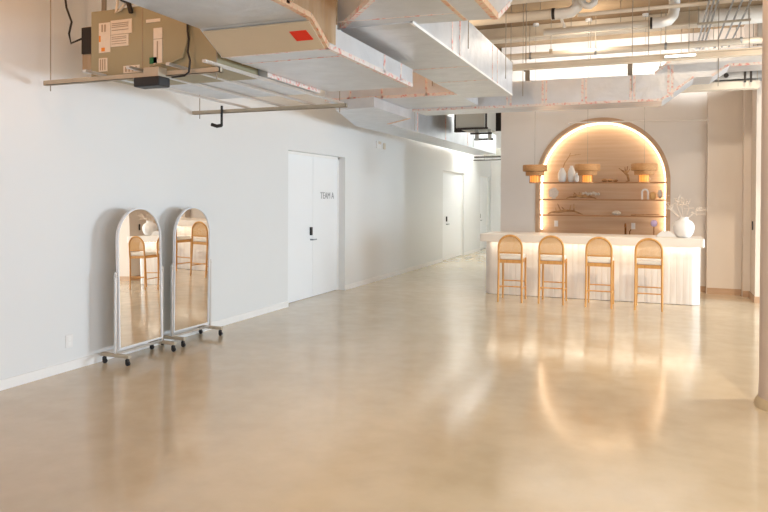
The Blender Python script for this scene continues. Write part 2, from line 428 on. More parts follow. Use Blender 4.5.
# ------------------------------------------------------------------ pendants
def make_pendant():
    t = thing('pendant_lamp', '', 'pendant lamp', (0, 0, 0), 'tiered wooden pendants over the bar', local=True)
    def ring(R, r, z0, z1):
        return mk(lathe, [(r, z0), (R, z0), (R, z1), (r, z1), (r, z0)], 40, cap=False)
    obj('upper_tier', mk(lathe, [(.02, .195), (.19, .195), (.197, .21), (.197, .29), (.19, .30), (.02, .30)], 40), 'shade', t, smooth=True)
    obj('middle_tier', mk(lathe, [(.02, .125), (.145, .125), (.15, .135), (.15, .19), (.02, .194)], 40), 'shade', t, smooth=True)
    obj('lower_tier', ring(.088, .074, .0, .012), 'shade', t, smooth=True)
    obj('glowing_core', mk(lathe, [(.02, .015), (.074, .02), (.074, .12), (.02, .124)], 24), 'bulb', t, smooth=True)['label'] = 'amber glowing core'
    bm = new()
    for k in range(12):
        a = 2*PI*k/12; box(bm, .084*math.cos(a)-.003, .084*math.cos(a)+.003, .084*math.sin(a)-.003, .084*math.sin(a)+.003, .002, .124)
    obj('slats', bm, 'shade', t)
    obj('cord', mk(tube, [(0, 0, .29), (0, 0, CZ-1.86-.03)], .003, 6), 'rod', t)
    obj('ceiling_cup', mk(lathe, [(.05, CZ-1.86-.04), (.05, CZ-1.86)], 20), 'white_metal', t, smooth=True)
    return t
pd = make_pendant()
for i, x in enumerate((-1.87, -1.03, -.175)):
    lab = ['leftmost of the three tiered wooden pendant lamps over the bar', 'middle of the three tiered wooden pendant lamps over the bar', 'rightmost of the three tiered wooden pendant lamps over the bar'][i]
    if i == 0: pd.location = (x, 11.4, 1.86); pd['label'] = lab
    else: dup(pd, (x, 11.4, 1.86), lab)

# ------------------------------------------------------------------ things on the bar
vz = 1.02
t = thing('vase', 'large round white ceramic vase on the right end of the bar', 'vase', (.40, 11.42, vz), local=True)
obj('body', mk(lathe, [(.07, 0), (.095, .01), (.132, .06), (.150, .13), (.148, .19), (.12, .24), (.072, .27), (.060, .285), (.064, .31), (.058, .31), (.050, .29), (.02, .26)], 40), 'ceramic', t, smooth=True)
tw = [((-.06, 0, .27), (-.20, .0, .46), (-.28, .02, .62)), ((-.04, .02, .27), (-.10, .03, .48), (-.08, .05, .62)), ((-.02, -.02, .27), (-.03, -.02, .46), (.0, -.03, .60)),
      ((.02, .02, .27), (.07, .02, .43), (.05, .0, .53)), ((.04, 0, .27), (.16, .0, .40), (.33, -.02, .42)), ((.05, .01, .27), (.13, .03, .36), (.27, .06, .35)), ((-.05, -.03, .27), (-.17, -.04, .40), (-.22, -.06, .46))]
for i, path in enumerate(tw):
    bm = new(); rnd = random.Random(i*3+1)
    base = Vector((.40, 11.42, vz))
    P = [base + Vector(p)*1 for p in path]
    P[0] = base + Vector((path[0][0]*.5, path[0][1]*.5, .27))
    tube(bm, [P[0], P[1], P[2]], [.005, .004, .002], 6)
    for q in range(9):
        f = rnd.uniform(.3, 1.0); p = P[1].lerp(P[2], (f-.3)/.7) if f > .3 else P[1]
        d = Vector((rnd.uniform(-1, 1), rnd.uniform(-.6, .6), rnd.uniform(-.2, 1))).normalized()*rnd.uniform(.03, .09)
        tube(bm, [p, p+d*.6, p+d+Vector((0, 0, .01))], [.003, .0025, .0015], 5)
        lathe(bm, [(.001, (p+d).z-.004), (.008, (p+d).z+.006), (.001, (p+d).z+.016)], 6, (p+d).xy)
    tag(obj('dried_branch', bm, 'twig'), 'bleached dried twig standing in the round white vase', 'branch', 'dried twigs in the white vase')
# open book with curved pages
t = thing('open_book', 'open white book lying left of the white vase', 'book', (.16, 11.42, vz))
for s, nm in ((-1, 'page_block'), (1, 'page_block')):
    top = []; 
    for k in range(9):
        u = k/8; top.append((.15+s*.14*u, vz+.016+.075*math.sin(PI*(.36+.64*u))))
    bot = [(.15+s*.14, vz+.007), (.15, vz+.007)]
    obj(nm, mk(prism, top+bot, 'y', 11.32, 11.52), 'book', t, smooth=True)
obj('book_cover', mk(box, 0, .30, 11.31, 11.53, vz, vz+.006), 'paper', t)

# ------------------------------------------------------------------ things in the niche
z1, z2, z3 = SZ
def vase(name, x, y, z, h, R, label):
    tag(obj(name, mk(lathe, [(R*.55, z), (R*.8, z+h*.08), (R, z+h*.35), (R*.97, z+h*.6), (R*.6, z+h*.85), (R*.38, z+h*.93), (R*.45, z+h), (R*.3, z+h), (R*.25, z+h*.9)], 28, (x, y)), 'ceramic', smooth=True), label, 'vase', 'white vases on the top shelf')
vase('small_vase', -1.645, 13.14, z1, .27, .08, 'white bottle vase with a twig, leftmost on the top niche shelf')
vase('small_vase', -1.475, 13.14, z1, .31, .072, 'taller white bottle vase on the top niche shelf, right of its twin')
vase('small_vase', -1.37, 13.055, z1, .17, .042, 'small white vase close beside the taller white vase in the niche')
bm = new(); b0 = Vector((-1.645, 13.14, z1+.24))
tube(bm, [b0, b0+Vector((.05, 0, .13)), b0+Vector((.13, 0, .25)), b0+Vector((.15, .0, .31))], [.009, .008, .007, .005], 6)
tube(bm, [b0+Vector((.13, 0, .25)), b0+Vector((.24, 0, .27)), b0+Vector((.34, 0, .28))], [.007, .006, .004], 6)
tag(obj('twig', bm, 'driftwood'), 'bent dry twig rising from the leftmost white niche vase', 'branch')
for i, (x, r_) in enumerate(((-.88, .045), (-.78, .038), (-.69, .034))):
    bm = new(); bmesh.ops.create_icosphere(bm, subdivisions=2, radius=r_)
    for v in bm.verts: v.co = Vector((v.co.x*1.25, v.co.y, v.co.z*.7)) * (1+.15*random.random()) + Vector((x, 13.1, z1+r_*.72))
    tag(obj('wooden_bead', bm, 'driftwood', smooth=True), '%s of three rounded orange-brown pebbles on the top niche shelf' % ('leftmost', 'middle', 'rightmost')[i], 'ornament', 'pebbles on the top shelf')
# coral disc, top-right ornaments
t = thing('coral_ornament', 'white round fan coral on the left of the middle niche shelf', 'ornament', (-1.80, 13.12, z2), local=True)
bm = new()
prism(bm, [(.095*math.cos(a)*(1+.06*math.sin(7*a)), .115+.095*math.sin(a)*(1+.06*math.cos(5*a))) for a in [2*PI*k/40 for k in range(40)]], 'y', -.012, .012)
obj('fan', bm, 'shell', t, bevel=.006)
obj('foot', mk(lathe, [(.05, 0), (.04, .012), (.012, .02), (.012, .03)], 20), 'shell', t, smooth=True)
def drift(label, x0, x1, z, seedn, name='driftwood_branch', y=13.1, m='driftwood', h=.09):
    rnd = random.Random(seedn); bm = new(); n = 9
    P = [Vector((x0+(x1-x0)*k/(n-1), y+rnd.uniform(-.02, .02), z+.024+ (h*.5)*math.sin(PI*k/(n-1))*rnd.uniform(.4, 1))) for k in range(n)]
    R = [.008+.016*math.sin(PI*k/(n-1)) for k in range(n)]
    P[0].z = z+.01; P[-1].z = z+.01
    tube(bm, P, R, 8)
    for q in range(5):
        p = P[2+q]; d = Vector((rnd.uniform(-.08, .08), rnd.uniform(-.03, .03), rnd.uniform(.03, h)))
        tube(bm, [p, p+d*.6, p+d], [.014, .009, .005], 7)
    tag(obj(name, bm, m, smooth=True), label, 'ornament')
drift('long pale driftwood branch on the middle niche shelf', -1.56, -1.02, z2, 3)
bm = new()
for q in range(7):
    c = Vector((-1.26+.045*q, 13.12, z2+.105+.012*math.sin(q*2)))
    m2 = bmesh.new(); bmesh.ops.create_icosphere(m2, subdivisions=1, radius=.03)
    vs = [bm.verts.new(v.co*random.uniform(.8, 1.2)+c) for v in m2.verts]
    for f in m2.faces: bm.faces.new([vs[v.index] for v in f.verts])
    m2.free()
tag(obj('coral_cluster', bm, 'shell', smooth=True), 'row of knobbly white coral lying on the pale driftwood', 'ornament')
bm = new()
tube(bm, [(-.235, 13.12, z2), (-.235, 13.12, z2+.13)] + [(-.185-.05*math.cos(PI*k/8), 13.12, z2+.13+.05*math.sin(PI*k/8)) for k in range(9)] + [(-.135, 13.12, z2)], .017, 10)
tag(obj('arch_ornament', bm, 'ceramic', smooth=True), 'small white upside-down U ornament on the middle niche shelf', 'ornament')
bm = new(); b1 = Vector((-.46, 13.08, z1))
tube(bm, [b1+Vector((-.05, 0, .008)), b1+Vector((0, 0, .02)), b1+Vector((-.02, 0, .12)), b1+Vector((-.10, 0, .2)), b1+Vector((-.17, 0, .25))], [.012, .022, .024, .015, .006], 8)
for d_ in ((-.02, .0, .12), (.03, .01, .14), (.07, 0, .09)): tube(bm, [b1+Vector((-.05, 0, .15)), b1+Vector((-.05+d_[0]*.6, d_[1], .15+d_[2]*.5)), b1+Vector((-.05+d_[0], d_[1], .15+d_[2]))], [.016, .011, .005], 7)
tag(obj('root_sculpture', bm, 'driftwood', smooth=True), 'branching brown root sculpture on the top niche shelf left of the rightmost pendant', 'ornament')
tag(obj('wooden_jar', mk(lathe, [(.035, z2), (.055, z2+.03), (.056, z2+.09), (.035, z2+.125), (.03, z2+.13)], 20, (-.055, 13.11)), 'cane', smooth=True), 'small honey-coloured jar between the U ornament and white shell', 'jar')
bm = new(); bmesh.ops.create_icosphere(bm, subdivisions=3, radius=.055)
for v in bm.verts:
    d = 1+.22*math.sin(9*math.atan2(v.co.z, v.co.x))*(1-abs(v.co.y)/.06*.5); v.co = Vector((v.co.x*d*.8, v.co.y*.8, v.co.z*d*1.5)) + Vector((.065, 13.14, z2+.098))
tag(obj('shell_ornament', bm, 'shell', smooth=True), 'tall white spiky shell at the right end of the middle niche shelf', 'ornament')
drift('dark knotty driftwood piece on the left of the lowest niche shelf', -1.90, -1.26, z3, 8, h=.15)
bm = new(); bmesh.ops.create_icosphere(bm, subdivisions=3, radius=.06)
for v in bm.verts:
    d = 1+.18*math.sin(8*math.atan2(v.co.y, v.co.x)); v.co = Vector((v.co.x*d*1.2, v.co.y*d, v.co.z*.75)) + Vector((-.67, 13.1, z3+.044))
tag(obj('shell_ornament', bm, 'shell', smooth=True), 'squat white shell in the middle of the lowest niche shelf', 'ornament')
bm = new(); tube(bm, [(-.42, 13.08, z3+.012), (-.2, 13.06, z3+.02), (.06, 13.08, z3+.03)], [.011, .009, .005], 7)
tag(obj('stick', bm, 'driftwood', smooth=True), 'thin bare stick on the right of the lowest niche shelf', 'ornament')
# white shell on a wooden disc on the top shelf, right
bm = new(); bmesh.ops.create_icosphere(bm, subdivisions=3, radius=.06)
for v in bm.verts: v.co = Vector((v.co.x*1.1, v.co.y, v.co.z*.9)) + Vector((-.16, 13.13, z1+.056))
tag(obj('white_bowl', bm, 'ceramic', smooth=True), 'rounded white pot on the top niche shelf below the rightmost pendant', 'pot')
# two sockets, faucet and lilac glass below the shelves
for x, lab in ((-1.77, 'white wall socket at the lower left inside the niche'), (-.385, 'white wall socket in the niche beside the brass faucet')):
    t = thing('wall_socket', lab, 'wall socket', (x, YW+ND, 1.13), local=True)
    zc = 0 if x < -1 else -.02
    obj('cover_plate', mk(box, -.036, .036, -.008, 0, -.058+zc, .058+zc), 'socket', t, bevel=.003)
    bm = new(); box(bm, -.018, .018, -.011, -.008, -.04+zc, -.006+zc); box(bm, -.018, .018, -.011, -.008, .006+zc, .04+zc); obj('outlet', bm, 'white_metal', t)
t = thing('faucet', 'small brass gooseneck faucet on the back counter', 'faucet', (-.50, 12.84, .91), local=True)
obj('spout', mk(tube, [(0, 0, 0), (0, 0, .20), (0, -.02, .24), (0, -.06, .255), (0, -.10, .24), (0, -.11, .20)], .018, 10), 'brass', t, smooth=True)
obj('handle', mk(tube, [(.07, 0, 0), (.07, 0, .12), (.09, -.02, .15)], .010, 8), 'brass', t, smooth=True)
obj('foot', mk(lathe, [(.03, 0), (.03, .02), (.014, .03)], 16), 'brass', t, smooth=True)
t = thing('table_lamp', 'small lilac glass lamp on the back counter, right side', 'lamp', (-.03, 12.86, .83+.08), local=True)
obj('base', mk(lathe, [(.04, 0), (.04, .015), (.008, .03), (.008, .22)], 18), 'brass', t, smooth=True)
obj('glass_globe', mk(lathe, [(.012, .21), (.045, .23), (.055, .27), (.045, .315), (.015, .33)], 20), 'glass_purple', t, smooth=True)

# ------------------------------------------------------------------ rolling mirrors
def make_mirror(label, loc, rotz, tilt):
    """stands at the left wall; mirror faces +x (local), width along y"""
    t = thing('standing_mirror', label, 'mirror', loc, 'arched mirrors on casters by the left wall', rotz, local=True)
    w = .305; zb, zt = .135, 1.49; zc = zt-w
    g = bpy.data.objects.new('mirror_frame', None)
    n = 28
    def outline(r, zb_):
        p = [(-r, zb_), (r, zb_)] + [(r*math.cos(PI*k/n), zc+r*math.sin(PI*k/n)) for k in range(n+1)]
        return p
    T = Matrix.Translation((0, 0, .8)) @ Matrix.Rotation(tilt, 4, 'Y') @ Matrix.Translation((0, 0, -.8))
    A = outline(w, zb); B = outline(w-.013, zb+.013)
    bm = new()
    for k in range(len(A)):
        k2 = (k+1) % len(A); prism(bm, [A[k], A[k2], B[k2], B[k]], 'x', -.014, .016)
    bm.transform(T); fr = obj('mirror_frame', bm, 'white_metal', t)
    bm = new(); prism(bm, outline(w-.017, zb+.017), 'x', .004, .007); bm.transform(T); obj('mirror_glass', bm, 'mirror', t)
    bm = new(); prism(bm, outline(w-.01, zb+.01), 'x', -.013, .003); bm.transform(T); obj('backing_board', bm, 'paper', t)
    for s in (-1, 1):
        y = s*(w+.022)
        bm = new(); box(bm, -.011, .011, y-.011, y+.011, .075, .88); obj('post', bm, 'chrome', t, bevel=.003)
        bm = new(); tube(bm, [(0, y-.02*s, .84), (0, y+.014*s, .84)], .014, 12); obj('pivot_knob', bm, 'chrome', t, smooth=True)
        bm = new(); bar(bm, (-.17, y, .087), (.175, y, .087), .045, .032); ft = obj('foot', bm, 'strut', t, bevel=.006)
        for x in (-.135, .145):
            bm = new(); tube(bm, [(x, y, .075), (x, y, .055)], .012, 10); box(bm, x-.012, x+.012, y-.016, y+.016, .03, .06)
            c = obj('caster', bm, 'black', t)
            bm = new(); tube(bm, [(x+.006, y-.011, .022), (x+.006, y+.011, .022)], .022, 20); obj('wheel', bm, 'rubber', c, smooth=True)
    bm = new(); bar(bm, (0, -w-.02, .10), (0, w+.02, .10), .022, .022); obj('crossbar', bm, 'chrome', t, bevel=.003)
    return t
make_mirror('nearer of the two arched rolling mirrors, left one, by the white wall', (-4.775, 5.39, 0), math.radians(-.25), math.radians(-1.3))
make_mirror('farther of the two arched rolling mirrors, right one, nearer the door', (-4.815, 6.26, 0), math.radians(-.95), math.radians(.85))

# ------------------------------------------------------------------ small wall fittings
t = thing('wall_socket', 'white wall socket low on the left wall near the mirrors', 'wall socket', (-5, 4.72, .27), local=True)
obj('cover_plate', mk(box, 0, .007, -.04, .04, -.06, .06), 'socket', t, bevel=.003)
bm = new(); box(bm, .007, .010, -.018, .018, -.042, -.006); box(bm, .007, .010, -.018, .018, .006, .042); obj('outlet', bm, 'trim', t)
t = thing('wall_alarm', 'small square grey alarm fitting high on the left wall', 'alarm', (-5, 12.17, 2.64), local=True)
obj('plate', mk(box, 0, .03, -.11, .11, -.08, .06), 'socket', t, bevel=.006); obj('lens', mk(box, .03, .05, -.05, .05, .0, .05), 'paper', t)
tag(obj('wall_sensor', mk(box, -5, -4.97, 12.42, 12.5, 2.56, 2.68), 'paper', bevel=.006), 'tiny grey sensor beside the square alarm on the left wall', 'sensor')
tag(obj('door_pull', mk(box, 1.425, 1.44, 12.24, 12.28, 1.12, 1.26), 'dark', bevel=.004), 'small dark pull on the beige wall at far right', 'handle')
# wall pipe / white rail crossing in front of the niche wall
t = thing('rail', 'thin white horizontal rail on the wall over the arch', 'rail', (0, 12.72, 2.97))
obj('bar', mk(tube, [(-1.55, 12.72, 2.99), (.81, 12.72, 2.95)], .014, 8), 'wall_back', t, smooth=True)
for x in (-1.5, -.4, .7): obj('bracket', mk(tube, [(x, 12.72, 2.985-.01*(x+1.5)), (x, 13.0, 2.985)], .008, 8), 'white_metal', t)

# ------------------------------------------------------------------ ducts
def tape(bm, a, b, c, s=.05, out=.004):
    """square tape sleeve over a duct edge a-b; c is the duct's middle"""
    a = Vector(a); b = Vector(b); c = Vector(c); d = (b-a).normalized()
    m_ = (a+b)/2; i = c-m_; i -= d*i.dot(d)
    u = Vector((-d.y, d.x, 0)); u = u.normalized() if u.length > .05 else Vector((1, 0, 0)); v = d.cross(u).normalized()
    off = u*math.copysign(s/2-out, i.dot(u)) + v*math.copysign(s/2-out, i.dot(v))
    A, B = a+off, b+off; vs = []
    for p in (A, B):
        for x, y in ((-1,-1),(1,-1),(1,1),(-1,1)): vs.append(bm.verts.new(p+u*s/2*x+v*s/2*y))
    for f in ((0,3,2,1),(4,5,6,7),(0,1,5,4),(1,2,6,5),(2,3,7,6),(3,0,4,7)): bm.faces.new([vs[q] for q in f])
def tapes(parent, edges, c, m='tape', s=.05):
    for a, b in edges:
        bm = new(); tape(bm, a, b, c, s); obj('tape', bm, m, parent)
def rods(parent, pts, zb, r=.005, name='hanger_rod'):
    for x, y in pts: obj(name, mk(tube, [(x, y, zb), (x, y, CZ)], r, 6), 'rod', parent)

# A: wide supply duct coming toward the camera, stepping down (over the mirrors)
XA0, XA1, ZT = -3.03, -2.14, 3.35
t = thing('supply_duct', 'wide foil duct with sloped tan panel and red sticker, beside the olive unit', 'air duct', (-2.6, 4.0, 2.65))
prof = [(1.2, 2.8), (4.02, 2.8), (4.28, 2.65), (6.06, 2.65), (6.06, 2.815), (4.40, 2.815), (4.40, ZT), (1.2, ZT)]
obj('duct_body', mk(prism, prof, 'x', XA0, XA1), 'foil', t)
bm = new(); P = lambda x, y, z: (x, y, z)
# side skin on the near right side; its tan imitates a warm reflection in foil
bm = new(); prism(bm, [(3.0, 2.83), (4.03, 2.83), (4.29, 2.69), (4.39, 2.69), (4.39, ZT-.02), (3.0, ZT-.02)], 'x', XA1-.002, XA1+.006); obj('side_reflection_skin', bm, 'foil_tan_reflection', t)['label'] = 'foil side with a warm tan reflection painted in'
bm = new(); hull(bm, [(XA0+.02, 4.035, 2.785), (XA1-.02, 4.035, 2.785), (XA1-.02, 4.27, 2.652), (XA0+.02, 4.27, 2.652), (XA0+.02, 4.03, 2.775), (XA1-.02, 4.03, 2.775), (XA1-.02, 4.265, 2.642), (XA0+.02, 4.265, 2.642)]); obj('sloped_panel', bm, 'panel_tan', t)['label'] = 'sloped tan panel'
bm = new(); hull(bm, [(x, y, z+o) for x, y, z in ((-2.345, 4.095, 2.735), (-2.215, 4.095, 2.735), (-2.20, 4.175, 2.688), (-2.33, 4.175, 2.688)) for o in (0, .015)]); obj('warning_sticker', bm, 'red', t)['label'] = 'red warning sticker'
c = (-2.58, 4.6, 3.0)
tapes(t, [((XA1, 4.28, 2.65), (XA1, 6.06, 2.65)), ((XA0, 4.28, 2.65), (XA1, 4.28, 2.65)), ((XA1, 5.35, 2.66), (XA1, 5.355, 2.81)), ((XA1, 5.75, 2.66), (XA1, 5.755, 2.81))], c, 'tape', .035)
tapes(t, [((XA1, 1.2, 2.8), (XA1, 4.02, 2.8)), ((XA1, 4.02, 2.8), (XA1, 4.28, 2.65)), ((XA1, 3.7, 2.81), (XA1, 3.705, 3.3))], c, 'tape_or', .04)
rods(t, [(-3.06, 5.0), (-2.11, 2.4), (-3.06, 2.4)], ZT-.6)
# under-step duct board seam line
obj('seam', mk(box, XA0, XA1, 4.55, 4.565, 2.646, 2.652), 'tape', t)

# B: near duct with the jog in the upper middle
t = thing('return_duct', 'foil duct hanging nearest in the upper middle, with angled sides', 'air duct', (-1.4, 4.4, 2.9))
zB = 2.9
bot = [(-1.08, 1.4), (-1.07, 4.87), (-2.28, 4.75), (-1.75, 4.12), (-1.75, 1.4)]
top = [(-1.07, 1.4), (-1.07, 5.45), (-2.28, 5.33), (-1.75, 4.4), (-1.75, 1.4)]
bm = new(); A = [bm.verts.new((x, y, zB)) for x, y in bot]; Mv = [bm.verts.new((x, y, 3.2)) for x, y in top]; Bv = [bm.verts.new((x, y, 3.45)) for x, y in top]
for U, V in ((A, Mv), (Mv, Bv)):
    for k in range(5): bm.faces.new((U[k], U[(k+1) % 5], V[(k+1) % 5], V[k]))
bm.faces.new(A[::-1]); bm.faces.new(Bv)
obj('duct_body', bm, 'foil', t)
c = (-1.4, 4.0, 3.2)
tapes(t, [((-2.28, 4.75, zB), (-1.75, 4.12, zB)), ((-1.07, 4.87, zB), (-1.07, 5.3, 3.11)), ((-1.75, 4.12, zB), (-1.75, 3.0, zB))], c, 'tape', .035)
tapes(t, [((-1.08, 2.0, zB), (-1.07, 4.87, zB))], c, 'tape_or', .045)
obj('tape', mk(bar, (-1.31, 4.1, zB-.001), (-1.30, 4.83, zB-.001), .03, .004), 'tape_or', t)
obj('seam', mk(bar, (-2.2, 4.55, zB-.001), (-1.30, 4.62, zB-.001), .015, .004), 'tape', t)
rods(t, [(-1.05, 3.2), (-1.78, 3.2), (-1.05, 4.9)], 3.1)

# C: long middle duct running away
t = thing('trunk_duct', 'long pale duct in the middle running back to the cross duct', 'air duct', (-1.98, 6.6, 2.88))
X0, X1, Y0, Y1 = -2.28, -1.67, 4.72, 8.45
obj('duct_body', mk(prism, [(Y0, 2.89), (Y0+.1, 2.88), (Y1, 2.88), (Y1, 3.29), (Y0, 3.29)], 'x', X0, X1), 'foil', t)
c = (-1.98, 6.6, 3.1)
tapes(t, [((X1, Y0, 2.885), (X1, Y1, 2.885)), ((X0, Y0, 2.885), (X0, Y1, 2.885))], c, 'trim', .02)
tapes(t, [((X1, y, 2.89), (X1, y, 3.29)) for y in (5.75, 6.0, 7.35, 7.6)], c, 'tape', .03)
for y in (6.4, 7.2): obj('seam', mk(box, X0+.02, X1-.02, y, y+.025, 2.877, 2.881), 'tape', t)
rods(t, [(X1+.03, 6.2), (X1+.03, 7.9), (X0-.03, 7.0)], 3.0)

# D: cross duct (whole width) with rising right end
t = thing('cross_duct', 'long foil duct crossing the room in front of the bar, right end stepping up', 'air duct', (-1.2, 9.6, 2.88))
Yd0, Yd1 = 9.35, 9.95
low = [(-3.3, 2.87), (.06, 2.86), (.43, 3.13), (.64, 3.13), (.84, 3.27), (3.2, 3.27)]
hi = [(3.2, 3.47), (.42, 3.47), (.20, 3.38), (-.02, 3.20), (-3.3, 3.22)]
obj('duct_body', mk(prism, low+hi, 'y', Yd0, Yd1), 'foil', t)
c = (-.8, 9.65, 3.1)
for x in (-2.9, -2.42, -1.93, -1.45, -.93, -.33, .12):
    bm = new(); zt = 3.2 if x < 0 else 3.3
    zb = 2.868 if x < .06 else 2.9
    box(bm, x, x+.028, Yd0-.003, Yd0, zb, zt); box(bm, x+.045, x+.073, Yd0-.003, Yd0, zb, zt)
    obj('tape', bm, 'tape', t)
tapes(t, [((-3.3, Yd0, 2.868), (.06, Yd0, 2.86)), ((.06, Yd0, 2.86), (.43, Yd0, 3.13)), ((.64, Yd0, 3.13), (.84, Yd0, 3.27)), ((.84, Yd0, 3.27), (3.2, Yd0, 3.27)), ((-.02, Yd0, 3.2), (.2, Yd0, 3.38))], (1, 9.65, 3.6) if 0 else c, 'tape', .03)
rods(t, [(-2.6, 9.33), (-1.7, 9.33), (-.3, 9.33), (.7, 9.33), (1.3, 9.33)], 3.0)
for x in (-1.70, -.36): obj('hanger_strap', mk(box, x, x+.06, 9.5, 9.54, 3.2, 3.44), 'rod', t)

# E: plenum between the ducts on the left, and low side duct by the wall
t = thing('plenum_box', 'foil plenum crossing behind the long middle duct', 'air duct', (-3.3, 8.6, 2.92))
obj('duct_body', mk(box, -4.1, -2.29, 8.12, 9.2, 2.885, 3.25), 'foil', t)
tapes(t, [((-4.1, 8.12, 2.885), (-2.29, 8.12, 2.885))] + [((x, 8.47, 2.935), (x, 8.47, 3.28)) for x in ()], (-3, 8.8, 3.1), 'tape', .035)
for x in (-3.75, -3.3, -2.7): obj('tape', mk(box, x, x+.03, 8.116, 8.12, 2.89, 3.24), 'tape', t)
rods(t, [(-3.9, 8.1), (-2.6, 8.1)], 3.0)
t = thing('branch_duct', 'low foil duct hugging the left wall over the white doors', 'air duct', (-4.1, 11, 2.75))
bm = new()
prism(bm, [(-3.9, 8.04), (-3.32, 7.94), (-3.32, 9.25), (-3.87, 9.83), (-4.47, 9.93)][::-1], 'z', 2.75, 2.88)
prism(bm, [(-4.47, 9.93), (-3.87, 9.83), (-3.87, 17.5), (-4.47, 17.5)], 'z', 2.75, 3.25)
obj('duct_body', bm, 'foil', t)
obj('tape', mk(bar, (-3.32, 9.25, 2.752), (-3.87, 9.83, 2.752), .05, .012), 'tape_or', t)
for y in (11.2, 12.9, 14.6): obj('tape', mk(box, -3.872, -3.866, y, y+.06, 2.76, 3.24), 'tape', t)
rods(t, [(-4.5, 11), (-3.84, 11), (-4.5, 15), (-3.84, 15)], 2.76)
# ------------------------------------------------------------------ olive air handler on its trapeze
t = thing('air_handler', 'olive green air handling unit with paper labels under the ceiling', 'air handler', (-3.77, 4.9, 2.6))
obj('cabinet', mk(box, -4.39, -3.13, 4.37, 4.95, 2.60, 3.14), 'ahu', t, bevel=.006)
bm = new(); box(bm, -3.850, -3.846, 4.366, 4.371, 2.6, 3.14); obj('panel_seam', bm, 'print', t)
def lab(x0, x1, z0, z1, m, y=4.367, n='paper_label'): return obj(n, mk(box, x0, x1, y-.003, 4.3705, z0, z1), m, t)
lab(-4.30, -4.18, 2.79, 3.035, 'paper'); lab(-4.175, -3.955, 2.93, 3.045, 'paper'); lab(-4.175, -3.99, 2.83, 2.925, 'paper')
lab(-4.30, -4.21, 2.635, 2.745, 'paper'); lab(-4.04, -3.875, 2.605, 2.665, 'paper'); lab(-3.81, -3.67, 2.995, 3.02, 'paper'); lab(-3.735, -3.65, 2.86, 2.945, 'paper'); lab(-3.735, -3.65, 2.66, 2.855, 'paper')
pr = []
for z in (2.985, 2.96, 3.0, 3.015): pr.append((-4.16, -3.99, z, z+.006))
for z in (2.85, 2.87, 2.89, 2.905): pr.append((-4.16, -4.01, z, z+.005))
for x in (-4.27, -4.24): pr.append((x, x+.014, 2.96, 3.02))
for x in (-4.285, -4.262, -4.238): pr.append((x, x+.01, 2.645, 2.735))
for x in (-4.02, -3.985, -3.95, -3.915): pr.append((x, x+.014, 2.615, 2.655))
pr.append((-3.70, -3.69, 2.7, 2.84))
for a, b, c_, d in pr: lab(a, b, c_, d, 'print', 4.364, 'label_print')
for q in ((-4.27, -4.235, 2.80, 2.83), (-4.295, -4.28, 2.88, 2.93)): lab(*q, 'orange_ink', 4.364, 'warning_mark')['label'] = 'orange warning mark'
lab(-3.775, -3.70, 2.665, 2.715, 'green', n='green_sticker')
t2 = thing('electrical_box', 'dark open control box between the olive unit and the wall', 'control box', (-4.6, 4.7, 2.7))
bm = new(); box(bm, -4.74, -4.40, 4.62, 4.9, 2.72, 3.1); obj('housing', bm, 'foil_tan_reflection', t2)
bm = new(); box(bm, -4.73, -4.42, 4.60, 4.62, 2.86, 3.09); obj('open_front', bm, 'dark', t2)
bm = new(); tube(bm, [(-4.5, 4.59, 2.9), (-4.5, 4.61, 2.9)], .05, 20); obj('dial', bm, 'paper', t2)
obj('hanger_strap', mk(box, -4.6, -4.56, 4.7, 4.72, 3.1, CZ), 'rod', t2)
# hanging cable on the wall side, wires on the unit
tag(obj('cable', mk(tube, [(-4.86, 4.5, CZ), (-4.84, 4.5, 3.5), (-4.80, 4.5, 3.25), (-4.74, 4.5, 3.12), (-4.77, 4.5, 3.02), (-4.80, 4.55, 2.95), (-4.73, 4.61, 3.0)], .009, 8), 'dark', smooth=True), 'thin dark cable drooping between the left wall and control box', 'cable')
tag(obj('cable', mk(tube, [(-4.06, 4.33, CZ), (-4.05, 4.33, 3.3), (-4.08, 4.34, 3.17), (-4.10, 4.345, 3.1), (-4.06, 4.35, 3.12), (-4.0, 4.36, 3.19), (-3.94, 4.36, 3.16)], .011, 8), 'paper', smooth=True), 'looped white cable at the top of the olive unit', 'cable')
tag(obj('conduit_connector', mk(tube, [(-4.03, 4.33, 3.2), (-3.96, 4.33, 3.17), (-3.93, 4.33, 3.08)], .02, 8), 'black', smooth=True), 'black pipe elbow at the top of the olive unit', 'connector')
tag(obj('cable', mk(tube, [(-3.37, 4.33, 3.3), (-3.38, 4.33, 2.98), (-3.37, 4.32, 2.88), (-3.35, 4.31, 2.82), (-3.36, 4.31, 2.72), (-3.33, 4.30, 2.65), (-3.34, 4.3, 2.56), (-3.38, 4.3, 2.535), (-3.5, 4.3, 2.53)], .008, 8), 'black', smooth=True), 'black wavy cable hanging down the front of the olive unit', 'cable')
tag(obj('cable', mk(tube, [(-3.39, 4.355, 2.98), (-3.40, 4.35, 2.8), (-3.44, 4.35, 2.69), (-3.56, 4.35, 2.655), (-3.68, 4.34, 2.65), (-3.72, 4.30, 2.62)], .010, 8), 'ahu', smooth=True), 'pale curved cable on the front of the olive unit', 'cable')
tt = thing('valve_actuator', 'black actuator under the front strut of the olive unit', 'actuator', (-3.7, 4.2, 2.5))
obj('motor_housing', mk(box, -3.79, -3.54, 4.20, 4.33, 2.455, 2.53), 'black', tt, bevel=.01)
obj('bracket', mk(box, -3.73, -3.58, 4.24, 4.34, 2.53, 2.61), 'strut', tt, bevel=.006)
